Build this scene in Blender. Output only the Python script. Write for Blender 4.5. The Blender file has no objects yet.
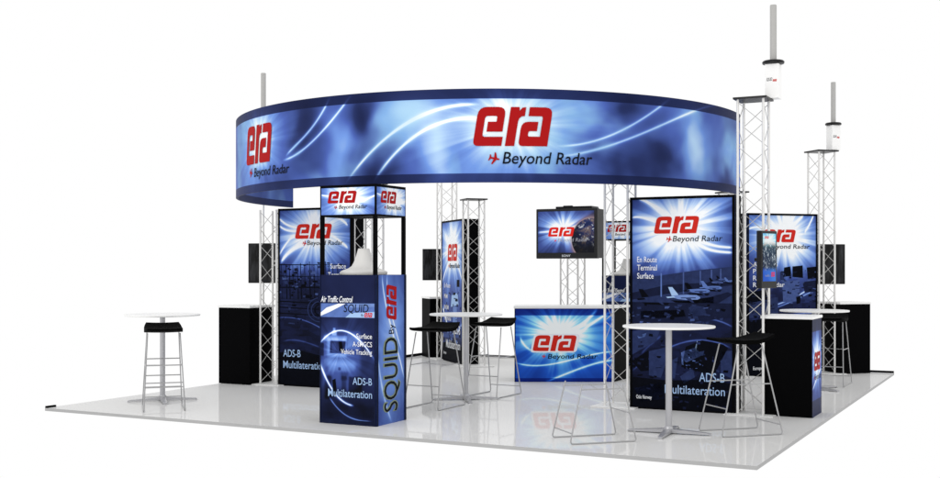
import bpy, bmesh, math, random
import numpy as np
from mathutils import Vector, Matrix
from mathutils.geometry import tessellate_polygon
random.seed(4)
R = math.radians
scene = bpy.context.scene
col = scene.collection

# ------------------------------------------------------------------ camera, world, light
F, HY, CH = 1114.0, 267.4, 1.63          # focal length in photo pixels, horizon row, eye height
cam = bpy.data.cameras.new('camera'); camo = bpy.data.objects.new('camera', cam); col.objects.link(camo)
camo.location = (0, 0, CH); camo.rotation_euler = (R(90), 0, 0)
cam.sensor_width = 36; cam.lens = F / 940 * 36; cam.shift_y = (HY - 239) / 940; cam.clip_end = 500
scene.camera = camo
w = bpy.data.worlds.new('World'); scene.world = w; w.use_nodes = True
w.node_tree.nodes['Background'].inputs[0].default_value = (1, 1, 1, 1)
w.node_tree.nodes['Background'].inputs[1].default_value = 1.0
scene.view_settings.view_transform = 'Standard'; scene.view_settings.look = 'None'
scene.view_settings.exposure = 0; scene.view_settings.gamma = 1
la = bpy.data.lights.new('key_softbox', 'AREA'); la.shape = 'DISK'; la.size = 5; la.energy = 260; la.color = (1, .985, .96)
lo = bpy.data.objects.new('key_softbox', la); col.objects.link(lo)
lo.location = (-5.5, 2.5, 6.5)
lo.rotation_euler = (Vector((1.0, 13.5, 1.0)) - lo.location).to_track_quat('-Z', 'Y').to_euler()

def gp(px, Y):                            # photo column + distance -> x
    return (px - 470) / F * Y
def ground(px, py):
    Y = F * CH / (py - HY)
    return gp(px, Y), Y

# ------------------------------------------------------------------ node expression helper
class NX:
    def __init__(s, nt): s.nt = nt
    def m(s, op, a, b=None, c=None, clamp=False):
        n = s.nt.nodes.new('ShaderNodeMath'); n.operation = op; n.use_clamp = clamp
        for i, v in enumerate((a, b, c)):
            if v is None: continue
            if isinstance(v, (int, float)): n.inputs[i].default_value = float(v)
            else: s.nt.links.new(v, n.inputs[i])
        return n.outputs[0]
    def add(s, a, b): return s.m('ADD', a, b)
    def sub(s, a, b): return s.m('SUBTRACT', a, b)
    def mul(s, a, b): return s.m('MULTIPLY', a, b)
    def div(s, a, b): return s.m('DIVIDE', a, b)
    def exp(s, a): return s.m('POWER', 2.718281828, a)
    def absv(s, a): return s.m('ABSOLUTE', a)
    def sq(s, a): return s.mul(a, a)
    def sqrt(s, a): return s.m('SQRT', a)
    def step(s, a, e0, e1):               # smoothstep
        n = s.nt.nodes.new('ShaderNodeMapRange'); n.interpolation_type = 'SMOOTHSTEP'
        s.nt.links.new(a, n.inputs[0]); n.inputs[1].default_value = e0; n.inputs[2].default_value = e1
        n.inputs[3].default_value = 0; n.inputs[4].default_value = 1
        if e0 > e1:
            n.inputs[1].default_value = e1; n.inputs[2].default_value = e0; n.inputs[3].default_value = 1; n.inputs[4].default_value = 0
        return n.outputs[0]
    def vec(s, x, y, z=0.0):
        n = s.nt.nodes.new('ShaderNodeCombineXYZ')
        for i, v in enumerate((x, y, z)):
            if isinstance(v, (int, float)): n.inputs[i].default_value = float(v)
            else: s.nt.links.new(v, n.inputs[i])
        return n.outputs[0]
    def noise(s, v, scale=1, detail=2, rough=.5, dist=0):
        n = s.nt.nodes.new('ShaderNodeTexNoise'); n.inputs['Scale'].default_value = scale
        n.inputs['Detail'].default_value = detail; n.inputs['Roughness'].default_value = rough; n.inputs['Distortion'].default_value = dist
        s.nt.links.new(v, n.inputs['Vector']); return n.outputs['Fac']
    def voro(s, v, scale=1):
        n = s.nt.nodes.new('ShaderNodeTexVoronoi'); n.inputs['Scale'].default_value = scale; n.distance = 'CHEBYCHEV'
        s.nt.links.new(v, n.inputs['Vector'])
        sp = s.nt.nodes.new('ShaderNodeSeparateColor'); s.nt.links.new(n.outputs['Color'], sp.inputs[0]); return sp.outputs[0]
    def mix(s, f, a, b):
        n = s.nt.nodes.new('ShaderNodeMix'); n.data_type = 'RGBA'
        if isinstance(f, (int, float)): n.inputs[0].default_value = f
        else: s.nt.links.new(f, n.inputs[0])
        for k, v in ((6, a), (7, b)):
            if isinstance(v, tuple): n.inputs[k].default_value = (*v, 1)
            else: s.nt.links.new(v, n.inputs[k])
        return n.outputs[2]
    def ramp(s, f, stops):
        n = s.nt.nodes.new('ShaderNodeValToRGB'); e = n.color_ramp.elements
        while len(e) < len(stops): e.new(.5)
        for k, (p, c) in enumerate(stops): e[k].position = p; e[k].color = (*c, 1)
        s.nt.links.new(f, n.inputs[0]); return n.outputs[0]

def lin(*c): return tuple((v / 255 / 12.92) if v <= 10 else ((v / 255 + .055) / 1.055) ** 2.4 for v in c)

def newmat(name):
    m = bpy.data.materials.new(name); m.use_nodes = True
    return m, m.node_tree, m.node_tree.nodes['Principled BSDF']
def plain(name, c, rough=.5, spec=.3, metal=0, var=.06, scale=9):
    m, nt, b = newmat(name); x = NX(nt)
    tc = nt.nodes.new('ShaderNodeTexCoord')
    n = x.noise(tc.outputs['Object'], scale, 4, .6)
    lo_, hi_ = tuple(v * (1 - var) for v in c), tuple(min(1, v * (1 + var)) for v in c)
    nt.links.new(x.mix(n, lo_, hi_), b.inputs['Base Color'])
    nt.links.new(x.add(x.mul(n, .12), rough - .06), b.inputs['Roughness'])
    b.inputs['Specular IOR Level'].default_value = spec; b.inputs['Metallic'].default_value = metal
    return m
def ink(name, c):
    m = plain(name, c, .55, .05, 0, .02); return m

M = dict(
    black=plain('black_laminate', (.0022, .0022, .0025), .5, .012),
    fabric=plain('black_seat', (.002, .002, .002), .7, .02),
    frame=plain('black_frame', (.003, .003, .0035), .5, .015),
    casing=plain('charcoal_plastic', (.022, .022, .023), .45, .2),
    dark=plain('dark_plastic', (.008, .008, .009), .35, .2),
    shell=plain('white_shell', (.975, .97, .96), .6, .0, 0, .005),
    white=plain('white_laminate', (.88, .88, .87), .35, .25, 0, .02),
    offwhite=plain('off_white_shell', (.74, .73, .71), .45, .25, 0, .02),
    alu=plain('truss_aluminium', (.80, .79, .775), .45, .3, .15, .08),
    brace=plain('brace_aluminium', (.52, .515, .505), .45, .3, .15, .08),
    chrome=plain('satin_steel', (.40, .40, .405), .35, .4, .55, .12),
    steel=plain('brushed_steel', (.47, .47, .49), .35, .5, .55, .06),
    tube=plain('grey_tube', (.46, .455, .44), .5, .3, 0, .04),
    plate=plain('white_plate', (.82, .82, .81), .5, .2, 0, .02),
    edge=plain('platform_edge_grey', (.40, .40, .40), .6, .2),
    red=ink('ink_red', lin(168, 22, 24)), bred=ink('ink_bright_red', lin(206, 44, 34)),
    k=ink('ink_black', (.006, .007, .012)), w=ink('ink_white', (.86, .88, .92)),
    lb=ink('ink_light_blue', lin(160, 190, 230)), mb=plain('ink_mid_blue', lin(68, 86, 140), .6, .04, 0, .5, 14),
    sb=plain('ink_steel_blue', lin(40, 51, 90), .6, .04, 0, .55, 14), db=plain('ink_dark_blue', lin(22, 28, 54), .6, .04, 0, .6, 12), nb=plain('ink_near_black', lin(8, 10, 19), .6, .03, 0, .6, 12),
    olive=ink('ink_olive_glow', lin(138, 152, 128)), v1=plain('print_slate', lin(50, 70, 130), .6, .04, 0, .35, 9), v2=plain('print_blue', lin(70, 96, 168), .6, .04, 0, .4, 6), v3=plain('print_clear_blue', lin(92, 122, 196), .6, .04, 0, .4, 6), v4=plain('print_bright_blue', lin(140, 170, 232), .6, .04, 0, .25, 9),
    pb=plain('ink_pale_blue', lin(112, 138, 196), .6, .04, 0, .3, 14), vb=plain('ink_vivid_blue', lin(90, 116, 180), .6, .04, 0, .4, 14),
)

# ------------------------------------------------------------------ object helpers
def thing(name, label, cat, loc=(0, 0, 0), rz=0.0, group=None):
    o = bpy.data.objects.new(name, None); o.empty_display_size = .1; col.objects.link(o)
    o.location = loc; o.rotation_euler = (0, 0, rz); o['label'] = label; o['category'] = cat
    if group: o['group'] = group
    return o
def obj(name, bm, mats, parent=None, smooth=False):
    me = bpy.data.meshes.new(name); bmesh.ops.recalc_face_normals(bm, faces=bm.faces)
    bm.to_mesh(me); bm.free()
    for m in (mats if isinstance(mats, list) else [mats]): me.materials.append(m)
    if smooth:
        for p in me.polygons: p.use_smooth = True
        me.set_sharp_from_angle(angle=R(40))
    o = bpy.data.objects.new(name, me); col.objects.link(o); o.parent = parent
    return o
def dup(root, loc=None, rz=None, label=None, group=None):
    r = root.copy(); col.objects.link(r)
    if loc is not None: r.location = loc
    if rz is not None: r.rotation_euler = (0, 0, rz)
    if label: r['label'] = label
    if group: r['group'] = group
    def rec(a, b):
        for ch in list(a.children):
            c = ch.copy(); col.objects.link(c); c.parent = b; rec(ch, c)
    rec(root, r); return r
def box(bm, x0, x1, y0, y1, z0, z1, bev=0):
    r = bmesh.ops.create_cube(bm, size=1)
    bmesh.ops.scale(bm, vec=(x1 - x0, y1 - y0, z1 - z0), verts=r['verts'])
    bmesh.ops.translate(bm, vec=((x0 + x1) / 2, (y0 + y1) / 2, (z0 + z1) / 2), verts=r['verts'])
    if bev:
        es = list({e for v in r['verts'] for e in v.link_edges})
        bmesh.ops.bevel(bm, geom=es, offset=bev, segments=2, affect='EDGES', profile=.5)
def prism(bm, pts, z0, z1):
    a = [bm.verts.new((*p, z0)) for p in pts]; b = [bm.verts.new((*p, z1)) for p in pts]
    bm.faces.new(a[::-1]); bm.faces.new(b); n = len(pts)
    for i in range(n): bm.faces.new((a[i], a[(i + 1) % n], b[(i + 1) % n], b[i]))
def tube(bm, pts, r, n=8, closed=False):
    pts = [Vector(p) for p in pts]; N = len(pts); rings = []; ref = None
    for i, p in enumerate(pts):
        if closed: t = (pts[(i + 1) % N] - pts[i - 1]).normalized()
        else: t = (pts[min(i + 1, N - 1)] - pts[max(i - 1, 0)]).normalized()
        if ref is None: ref = t.orthogonal().normalized()
        u = (ref - t * ref.dot(t)).normalized(); ref = u; v = t.cross(u)
        rings.append([bm.verts.new(p + r * (math.cos(k * 2 * math.pi / n) * u + math.sin(k * 2 * math.pi / n) * v)) for k in range(n)])
    for i in range(N if closed else N - 1):
        A, B = rings[i], rings[(i + 1) % N]
        for k in range(n): bm.faces.new((A[k], A[(k + 1) % n], B[(k + 1) % n], B[k]))
    if not closed: bm.faces.new(rings[0][::-1]); bm.faces.new(rings[-1])
def fillet(pts, r, seg=4):
    out = [Vector(pts[0])]
    for i in range(1, len(pts) - 1):
        p, a, b = Vector(pts[i]), Vector(pts[i - 1]), Vector(pts[i + 1])
        d1, d2 = (a - p).normalized(), (b - p).normalized()
        p0, p1 = p + d1 * r, p + d2 * r
        for k in range(seg + 1):
            t = k / seg; out.append((1 - t) ** 2 * p0 + 2 * t * (1 - t) * p + t * t * p1)
    out.append(Vector(pts[-1])); return out
def lathe(bm, prof, n=32, c=(0, 0)):
    rings = [[bm.verts.new((c[0] + r * math.cos(k * 2 * math.pi / n), c[1] + r * math.sin(k * 2 * math.pi / n), z)) for k in range(n)] for r, z in prof]
    for A, B in zip(rings, rings[1:]):
        for k in range(n): bm.faces.new((A[k], A[(k + 1) % n], B[(k + 1) % n], B[k]))
    bm.faces.new(rings[0][::-1]); bm.faces.new(rings[-1])

# ------------------------------------------------------------------ printed graphics
def round_poly(pts, radii, seg=4):
    out = []; n = len(pts)
    for i in range(n):
        r = radii.get(i, 0)
        if not r: out.append(pts[i]); continue
        p, a, b = Vector(pts[i]), Vector(pts[i - 1]), Vector(pts[(i + 1) % n])
        p0, p1 = p + (a - p).normalized() * r, p + (b - p).normalized() * r
        for k in range(seg + 1):
            t = k / seg; q = (1 - t) ** 2 * p0 + 2 * t * (1 - t) * p + t * t * p1; out.append((q.x, q.y))
    return out
LET_E = round_poly([(0, 0), (.74, 0), (.74, .235), (.21, .235), (.21, .77), (.52, .77), (.52, .62), (.30, .62), (.30, .365), (.71, .365), (.71, 1), (0, 1)], {0: .14, 10: .2, 11: .22, 5: .05, 4: .07, 3: .07})
LET_R = [(.83, 0), (1.07, 0), (1.07, .62), (1.09, .71), (1.15, .765), (1.225, .765), (1.225, 1), (1.13, .985), (1.07, .9), (1.055, 1), (.83, 1)]
LET_A = round_poly([(1.17, 0), (1.93, 0), (1.93, 1), (1.32, 1), (1.32, .77), (1.70, .77), (1.70, .245), (1.38, .245), (1.38, .385), (1.60, .385), (1.60, .625), (1.17, .625)], {0: .12, 2: .2, 11: .18, 5: .05, 7: .05, 8: .05})
PLANE = [(0, .06), (.12, .06), (.3, .42), (.4, .42), (.33, .07), (.52, .06), (.6, .22), (.67, .22), (.64, 0), (.67, -.22), (.6, -.22), (.52, -.06), (.33, -.07), (.4, -.42), (.3, -.42), (.12, -.06), (0, -.06), (-.1, 0)]
PLANE = [(.6 - x, y) for x, y in PLANE]
_tc = {}
def text_mesh(s, bold):
    key = (s, bold)
    if key not in _tc:
        cu = bpy.data.curves.new('lettering', 'FONT'); cu.body = s; cu.offset = bold; cu.resolution_u = 3
        o = bpy.data.objects.new('lettering', cu); col.objects.link(o)
        dg = bpy.context.evaluated_depsgraph_get(); me = bpy.data.meshes.new_from_object(o.evaluated_get(dg))
        _tc[key] = ([(v.co.x, v.co.y) for v in me.vertices], [tuple(p.vertices) for p in me.polygons])
        bpy.data.objects.remove(o); bpy.data.curves.remove(cu); bpy.data.meshes.remove(me)
    return _tc[key]
CAP = max(v[1] for v in text_mesh('H', 0)[0])

def tess(pts):
    b2 = bmesh.new(); vs = [b2.verts.new((x, y, 0)) for x, y in pts]
    for t in tessellate_polygon([[Vector((x, y, 0)) for x, y in pts]]):
        try: b2.faces.new([vs[i] for i in t])
        except ValueError: pass
    return b2

class Print:
    """One printed face: a base sheet with metric UVs and inked shapes on it, all in one mesh."""
    def __init__(s, org, u, n, W, H, base, up=(0, 0, 1)):
        s.o, s.u, s.n, s.v = Vector(org), Vector(u).normalized(), Vector(n).normalized(), Vector(up)
        s.W, s.H = W, H; s.mats = [base]; s.bm = bmesh.new()
        s.uv = s.bm.loops.layers.uv.new('UVMap'); s.map = s.flat
        s.sheet()
    def flat(s, x, y, l): return s.o + s.u * x + s.v * y + s.n * (.0012 + .0012 * l)
    def sheet(s):
        s.face([(0, 0), (s.W, 0), (s.W, s.H), (0, s.H)], 0, 0)
    def mi(s, m):
        if m not in s.mats: s.mats.append(m)
        return s.mats.index(m)
    def face(s, pts, mi, l):
        f = s.bm.faces.new([s.bm.verts.new(s.map(x, y, l)) for x, y in pts]); f.material_index = mi
        for lp, p in zip(f.loops, pts): lp[s.uv].uv = p
        return f
    def poly(s, pts, m, l=1, clip=True):
        b2 = tess(pts)
        s.absorb(b2, m, l, clip)
    def absorb(s, b2, m, l, clip=True, cuts=()):
        for f in b2.faces: f.normal_update()
        bmesh.ops.triangulate(b2, faces=b2.faces)
        if clip:
            for co, no in (((0, 0, 0), (-1, 0, 0)), ((s.W, 0, 0), (1, 0, 0)), ((0, 0, 0), (0, -1, 0)), ((0, s.H, 0), (0, 1, 0))):
                bmesh.ops.bisect_plane(b2, geom=b2.verts[:] + b2.edges[:] + b2.faces[:], plane_co=co, plane_no=no, clear_outer=True)
        for c in cuts:
            bmesh.ops.bisect_plane(b2, geom=b2.verts[:] + b2.edges[:] + b2.faces[:], plane_co=(c, 0, 0), plane_no=(1, 0, 0))
        bmesh.ops.triangulate(b2, faces=b2.faces)
        mi = s.mi(m)
        for f in b2.faces:
            ps = [(v.co.x, v.co.y) for v in f.verts]
            ar = sum(ps[i - 1][0] * ps[i][1] - ps[i][0] * ps[i - 1][1] for i in range(3))
            if abs(ar) < 1e-9: continue
            s.face(ps if ar > 0 else ps[::-1], mi, l)
        b2.free()
    def xf(s, b2, x, y, sx, sy, shear, rot):
        c, sn = math.cos(rot), math.sin(rot)
        for v in b2.verts:
            a, b = v.co.x * sx + shear * v.co.y * sy, v.co.y * sy
            v.co = (x + c * a - sn * b, y + sn * a + c * b, 0)
    def text(s, t, x, y, h, m, w=None, align='L', shear=0., bold=.0, l=3, rot=0., cuts=(), clip=False):
        vs, fs = text_mesh(t, bold); k = h / CAP
        x0, x1 = min(v[0] for v in vs), max(v[0] for v in vs); sx = k if w is None else w / (x1 - x0)
        off = -x0 if align == 'L' else (-x1 if align == 'R' else -(x0 + x1) / 2)
        b2 = bmesh.new(); vv = [b2.verts.new((vx + off, vy, 0)) for vx, vy in vs]
        for f in fs:
            try: b2.faces.new([vv[i] for i in f])
            except ValueError: pass
        s.xf(b2, x, y, sx, k, shear, rot); s.absorb(b2, m, l, clip, cuts)
    def logo(s, x, y, w, h, m, l=3, rot=0., cuts=(), halo=None, shear=.16):
        k = w / (1.93 + shear)
        if halo:
            b2 = tess(round_poly([(-.09, -.09), (2.07, -.09), (2.07, 1.09), (-.09, 1.09)], {0: .2, 1: .2, 2: .25, 3: .25}))
            s.xf(b2, x, y, k, h, shear * k / h, rot); s.absorb(b2, halo, l - 1, False, cuts)
        for L in (LET_E, LET_R, LET_A):
            b2 = tess(L)
            s.xf(b2, x, y, k, h, shear * k / h, rot); s.absorb(b2, m, l, False, cuts)
    def plane(s, x, y, k, m, l=3, cuts=()):
        b2 = tess(PLANE)
        s.xf(b2, x, y, k, k, .1, R(-12)); s.absorb(b2, m, l, False, cuts)
    def done(s, name, parent):
        me = bpy.data.meshes.new(name); s.bm.to_mesh(me); s.bm.free()
        for m in s.mats: me.materials.append(m)
        o = bpy.data.objects.new(name, me); col.objects.link(o); o.parent = parent; return o

BLUE = [(0, lin(6, 8, 22)), (.18, lin(26, 34, 72)), (.38, lin(62, 82, 152)), (.58, lin(112, 148, 222)), (.8, lin(192, 217, 250)), (1, lin(250, 253, 255))]
def flare_mat(name, glows, streaks, base=.16, ramp=BLUE, dark=None, noise_amp=.16, seed=0., rays=1.0, bands=(), blocks=0., emit=0., cloud=1.2, hue=None, extra=None, blobs=(), soft=()):
    """glows: (x, y, radius, amp, stretch); streaks: (points, width, amp[, swap]) fitted by a cubic; dark: (y0, y1, low)"""
    m, nt, b = newmat(name); x = NX(nt)
    uvn = nt.nodes.new('ShaderNodeUVMap'); uvn.uv_map = 'UVMap'
    sp = nt.nodes.new('ShaderNodeSeparateXYZ'); nt.links.new(uvn.outputs[0], sp.inputs[0]); U, V = sp.outputs[0], sp.outputs[1]
    n1 = x.noise(x.vec(x.add(U, seed), V, seed), cloud, 2, .5, .8)
    t = x.add(base, x.mul(x.sub(n1, .5), noise_amp * 2))
    for (gx, gy, rad, amp, st) in glows:
        dx, dy = x.sub(U, gx), x.sub(V, gy)
        r = x.div(x.sqrt(x.add(x.sq(x.div(dx, st)), x.sq(dy))), rad)
        an = x.m('ARCTAN2', dy, x.div(dx, st))
        ca, sa = x.m('COSINE', an), x.m('SINE', an)
        ry = x.step(x.noise(x.vec(ca, sa, seed + 3.1), 4.2, 2.5, .55), .36, .66)
        core = x.exp(x.mul(x.sq(r), -1.1))
        halo = x.mul(x.exp(x.mul(r, -.95)), x.add(.30, x.mul(ry, .75 * rays)))
        t = x.add(t, x.mul(x.add(x.mul(core, .75), halo), amp))
    if blobs:
        wx = x.add(U, x.mul(x.sub(x.noise(x.vec(U, V, seed + 40), 1.6, 2, .5), .5), .7)); wy = x.add(V, x.mul(x.sub(x.noise(x.vec(U, V, seed + 60), 1.6, 2, .5), .5), .7))
        for (gx, gy, rad, amp, st) in blobs:
            d2 = x.add(x.sq(x.div(x.sub(wx, gx), rad)), x.sq(x.div(x.sub(wy, gy), rad * st)))
            t = x.add(t, x.mul(x.exp(x.mul(d2, -1)), amp))
    for sdef in streaks:
        pts, wd, amp = sdef[:3]; swap = len(sdef) > 3 and sdef[3]
        P = np.array(pts, float); A, B = (P[:, 1], P[:, 0]) if swap else (P[:, 0], P[:, 1])
        deg = min(3, len(P) - 1); c = np.polyfit(A, B, deg); UU, VV = (V, U) if swap else (U, V)
        f = float(c[0])
        for q in c[1:]: f = x.add(x.mul(f, UU), float(q))
        dc = np.polyder(c); g = float(dc[0])
        for q in dc[1:]: g = x.add(x.mul(g, UU), float(q))
        g2 = x.sqrt(x.add(1.0, x.mul(g, g))) if not isinstance(g, float) else math.sqrt(1 + g * g)
        d = x.div(x.absv(x.sub(VV, f)), g2)
        k = x.add(x.mul(x.exp(x.mul(d, -1 / wd)), .55), x.mul(x.exp(x.mul(x.sq(x.div(d, wd)), -2.0)), .75))
        lo_, hi_ = float(A.min()), float(A.max()); e = (hi_ - lo_) * .12
        k = x.mul(k, x.mul(x.step(UU, lo_ - e * .4, lo_ + e), x.step(UU, hi_ + e * .4, hi_ - e)))
        t = x.add(t, x.mul(k, amp))
    if dark:
        y0, y1, low = dark
        t = x.mul(t, x.add(low, x.mul(x.step(V, y0, y1), 1 - low)))
    if blocks:
        q = x.voro(x.vec(U, x.mul(V, 1.8), seed), 7.0); q2 = x.noise(x.vec(x.mul(U, 3.0), x.mul(V, 9.0), seed + 9), 1.6, 4, .65)
        tex = x.mul(x.add(x.mul(x.sub(q, .55), .5), x.sub(q2, .5)), blocks)
        if dark: tex = x.mul(tex, x.step(V, dark[1], dark[0]))
        t = x.add(t, x.mul(tex, .5))
    for (x0_, x1_, y0_, y1_, sf, am_, lean) in soft:          # blurred photographic areas of the print
        UU = x.sub(U, x.mul(x.sub(V, y0_), lean))
        k = x.mul(x.mul(x.step(UU, x0_ - sf, x0_ + sf), x.step(UU, x1_ + sf, x1_ - sf)), x.mul(x.step(V, y0_ - sf, y0_ + sf), x.step(V, y1_ + sf, y1_ - sf)))
        t = x.add(t, x.mul(k, am_ * .62))
    for (v0, v1, mulv) in bands:
        inb = x.mul(x.step(V, v0 - .004, v0 + .004), x.step(V, v1 + .004, v1 - .004))
        t = x.mul(t, x.sub(1.0, x.mul(inb, 1 - mulv)))
    wv = x.noise(x.vec(U, V, 7.7), 160, 1, .5)
    t = x.add(t, x.mul(x.sub(wv, .5), .03))
    t = x.m('MAXIMUM', t, 0.0); t = x.m('MINIMUM', t, 1.0)
    c = x.ramp(t, ramp)
    if hue:
        n2 = x.step(x.noise(x.vec(U, V, seed + 21), hue[1], 2, .5, 1.2), .45, .7)
        c = x.mix(x.mul(n2, x.mul(x.step(t, .2, .5), hue[2])), c, hue[0])
    if extra: c = extra(x, U, V, c)
    b.inputs['Roughness'].default_value = .5; b.inputs['Specular IOR Level'].default_value = .06
    if emit:
        b.inputs['Base Color'].default_value = (.01, .01, .01, 1); nt.links.new(c, b.inputs['Emission Color']); b.inputs['Emission Strength'].default_value = emit
    else: nt.links.new(c, b.inputs['Base Color'])
    return m

# ------------------------------------------------------------------ the platform
CL, CFR, CR, CB = ground(45, 408), ground(757, 466.2), ground(894, 373), ground(430, 354)
m, nt, b = newmat('glossy_floor'); x = NX(nt)
tc = nt.nodes.new('ShaderNodeTexCoord'); n_ = x.noise(tc.outputs['Object'], .35, 2, .5)
nt.links.new(x.mix(n_, (.74, .737, .73), (.80, .798, .79)), b.inputs['Base Color'])
b.inputs['Roughness'].default_value = .6; b.inputs['Specular IOR Level'].default_value = 0
gl = nt.nodes.new('ShaderNodeBsdfGlossy'); nt.links.new(x.add(.012, x.mul(x.noise(tc.outputs['Object'], 2, 3), .03)), gl.inputs['Roughness'])
mx = nt.nodes.new('ShaderNodeMixShader'); mx.inputs[0].default_value = .24
nt.links.new(b.outputs[0], mx.inputs[1]); nt.links.new(gl.outputs[0], mx.inputs[2])
nt.links.new(mx.outputs[0], nt.nodes['Material Output'].inputs['Surface'])
M['floor'] = m
bm = bmesh.new(); prism(bm, [CL, CFR, CR, CB], -.034, 0)
for f in bm.faces:
    f.material_index = 0 if f.calc_center_median().z > -.001 else 1
fl = obj('floor', bm, [M['floor'], M['edge']]); fl['kind'] = 'structure'
bm = bmesh.new()
def lerp2(a, b_, t): return Vector((a[0] + (b_[0] - a[0]) * t, a[1] + (b_[1] - a[1]) * t, 0))
def trim(a, b_, h, wd=.03):
    d = (b_ - a).normalized(); nn = Vector((-d.y, d.x, 0)) * wd
    prism(bm, [tuple((a + nn * .1).xy), tuple((b_ + nn * .1).xy), tuple((b_ + nn * 1.1).xy), tuple((a + nn * 1.1).xy)], -.03, h)
trim(lerp2(CB, CL, -.01), lerp2(CB, CL, .30), .045); trim(lerp2(CR, CB, .0), lerp2(CR, CB, 1), .03); trim(lerp2(CB, CL, .985), lerp2(CB, CL, 1), .022)
tr = obj('floor_edge_trim', bm, M['black']); tr['kind'] = 'structure'

# ------------------------------------------------------------------ ring banner
RC, RR, RZ0, RZ1 = (.2587, 15.0), 3.338, 2.521, 3.504
def ring_uv(px, py):                       # photo pixel on the front of the ring -> (arc length from the front, height)
    t = (px - 470) / F; A = 1 + t * t; Bq = -2 * (t * RC[0] + RC[1]); Cq = RC[0] ** 2 + RC[1] ** 2 - RR ** 2
    Y = (-Bq - math.sqrt(max(0, Bq * Bq - 4 * A * Cq))) / (2 * A); X = t * Y
    ph = math.atan2(X - RC[0], -(Y - RC[1])); return (ph * RR, CH + (HY - py) / F * Y)
def ruv(pts): return [ring_uv(*p) for p in pts]
PH0, PH1 = R(-119), R(66)
g1, g2 = ring_uv(512, 128), ring_uv(259, 142)
RS = [([(349, 178), (370.6, 153), (395.7, 130.3), (420.9, 115.2), (455, 106.4), (476, 104)], .019, .62),
      ([(375.7, 178), (395.7, 153), (415.8, 135.3), (435.9, 124.5), (455, 119.5), (476, 118)], .019, .62),
      ([(286.5, 154.9), (305.4, 135.3), (320.4, 115.2), (330.5, 96.4)], .018, .45),
      ([(284, 160), (292.8, 156.6), (313, 140.3), (330.5, 122.8), (345.5, 101.4), (352, 94.6)], .018, .45),
      ([(560, 146), (580, 144), (605, 137.9), (630, 125.8), (655.3, 110.2), (670.4, 98.4)], .018, .36),
      ([(560, 156), (580, 153.4), (605, 147.9), (630, 139), (655.3, 126.5), (680.5, 115.7), (700.6, 110.2), (730.7, 106.4)], .019, .36)]
RBLUE = [(0, lin(8, 14, 44)), (.16, lin(36, 48, 96)), (.36, lin(74, 98, 176)), (.56, lin(112, 150, 222)), (.8, lin(190, 220, 246)), (1, lin(248, 252, 255))]
bandt = .105
ring_m = flare_mat('ring_print', [(g1[0], g1[1] + .03, .34, .92, 1.4), (g2[0], g2[1], .30, .85, 1.1), (g2[0] - 3.3, g2[1], .38, .8, 1.2)],
                   [(ruv(p), wd, am) for p, wd, am in RS], base=.345, ramp=RBLUE, noise_amp=.26, seed=2.3, cloud=1.0, rays=.55,
                   blobs=[(*ring_uv(px_, py_), rad_, am_, st_) for px_, py_, rad_, am_, st_ in ((340, 160, .22, .30, 1.8), (405, 112, .34, .30, .8), (432, 150, .22, .34, 1.5), (690, 132, .26, .34, 1.3), (728, 150, .3, .26, .6), (585, 112, .3, .12, .6), (302, 122, .34, -.26, 1.3), (368, 118, .24, -.30, 1.2), (625, 106, .45, -.26, .6), (620, 172, .5, -.24, .6), (665, 160, .22, -.22, 1), (390, 172, .3, -.26, .7), (720, 182, .4, -.26, .5), (270, 180, .3, -.2, .5))],
                   bands=[(RZ1 - bandt, RZ1 + .1, .25), (RZ0 - .1, RZ0 + .095, .36)], hue=(lin(150, 200, 226), .9, .55))
rt = thing('ring_banner', 'huge curved blue fabric banner with red logos wrapped above the whole booth', 'banner', (RC[0], RC[1], 0))
class RingPrint(Print):
    def flat(s, u, v, l): rr = RR + .0025 * l; ph = u / RR; return Vector((rr * math.sin(ph), -rr * math.cos(ph), v))
    def sheet(s):
        N = 200
        for i in range(N):
            a, b_ = (PH0 + (PH1 - PH0) * i / N) * RR, (PH0 + (PH1 - PH0) * (i + 1) / N) * RR
            s.face([(a, RZ0), (b_, RZ0), (b_, RZ1), (a, RZ1)], 0, 0)
rp = RingPrint((0, 0, 0), (1, 0, 0), (0, 0, 1), 1, 1, ring_m)
CUT = lambda a, b_: [a + .06 * k for k in range(int((b_ - a) / .06) + 2)]
def ring_set(x0, x1, yb, yt, tx0, tx1, tyb, tyt, pxy, red):
    (u0, v0), (u1, _), (_, v1) = ring_uv(x0, yb), ring_uv(x1, yb), ring_uv(x0, yt)
    v0 = ring_uv((x0 + x1) / 2, yb)[1]; v1 = ring_uv((x0 + x1) / 2, yt)[1]
    rp.logo(u0, v0, u1 - u0, v1 - v0, red, cuts=CUT(u0, u1))
    (a, _), (b_, _) = ring_uv(tx0, tyb), ring_uv(tx1, tyb); mid = (tx0 + tx1) / 2
    c0, c1 = ring_uv(mid, tyb)[1], ring_uv(mid, tyt)[1]
    rp.text('Beyond Radar', a, c0, c1 - c0, M['k'], w=b_ - a, shear=.17, bold=.006, cuts=CUT(a, b_))
    p = ring_uv(*pxy); q = ring_uv(pxy[0] + 10, pxy[1]); rp.plane(p[0], p[1], (c1 - c0) * 1.25, red, cuts=CUT(p[0], p[0] + .3))
ring_set(472.5, 553, 146, 107, 502.5, 591, 164, 152.5, (490, 157.5), M['red'])
ring_set(247, 272.5, 163, 124.5, 254.5, 289, 174.5, 165.5, (250.5, 172.5), M['red'])
rp.done('printed_fabric', rt)
bm = bmesh.new()                            # the fabric's inner face and rims
uvl = bm.loops.layers.uv.new('UVMap'); N = 200
def rpt(ph, rr, z): return bm.verts.new((rr * math.sin(ph), -rr * math.cos(ph), z))
ri = RR - .03; pr = None
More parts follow.
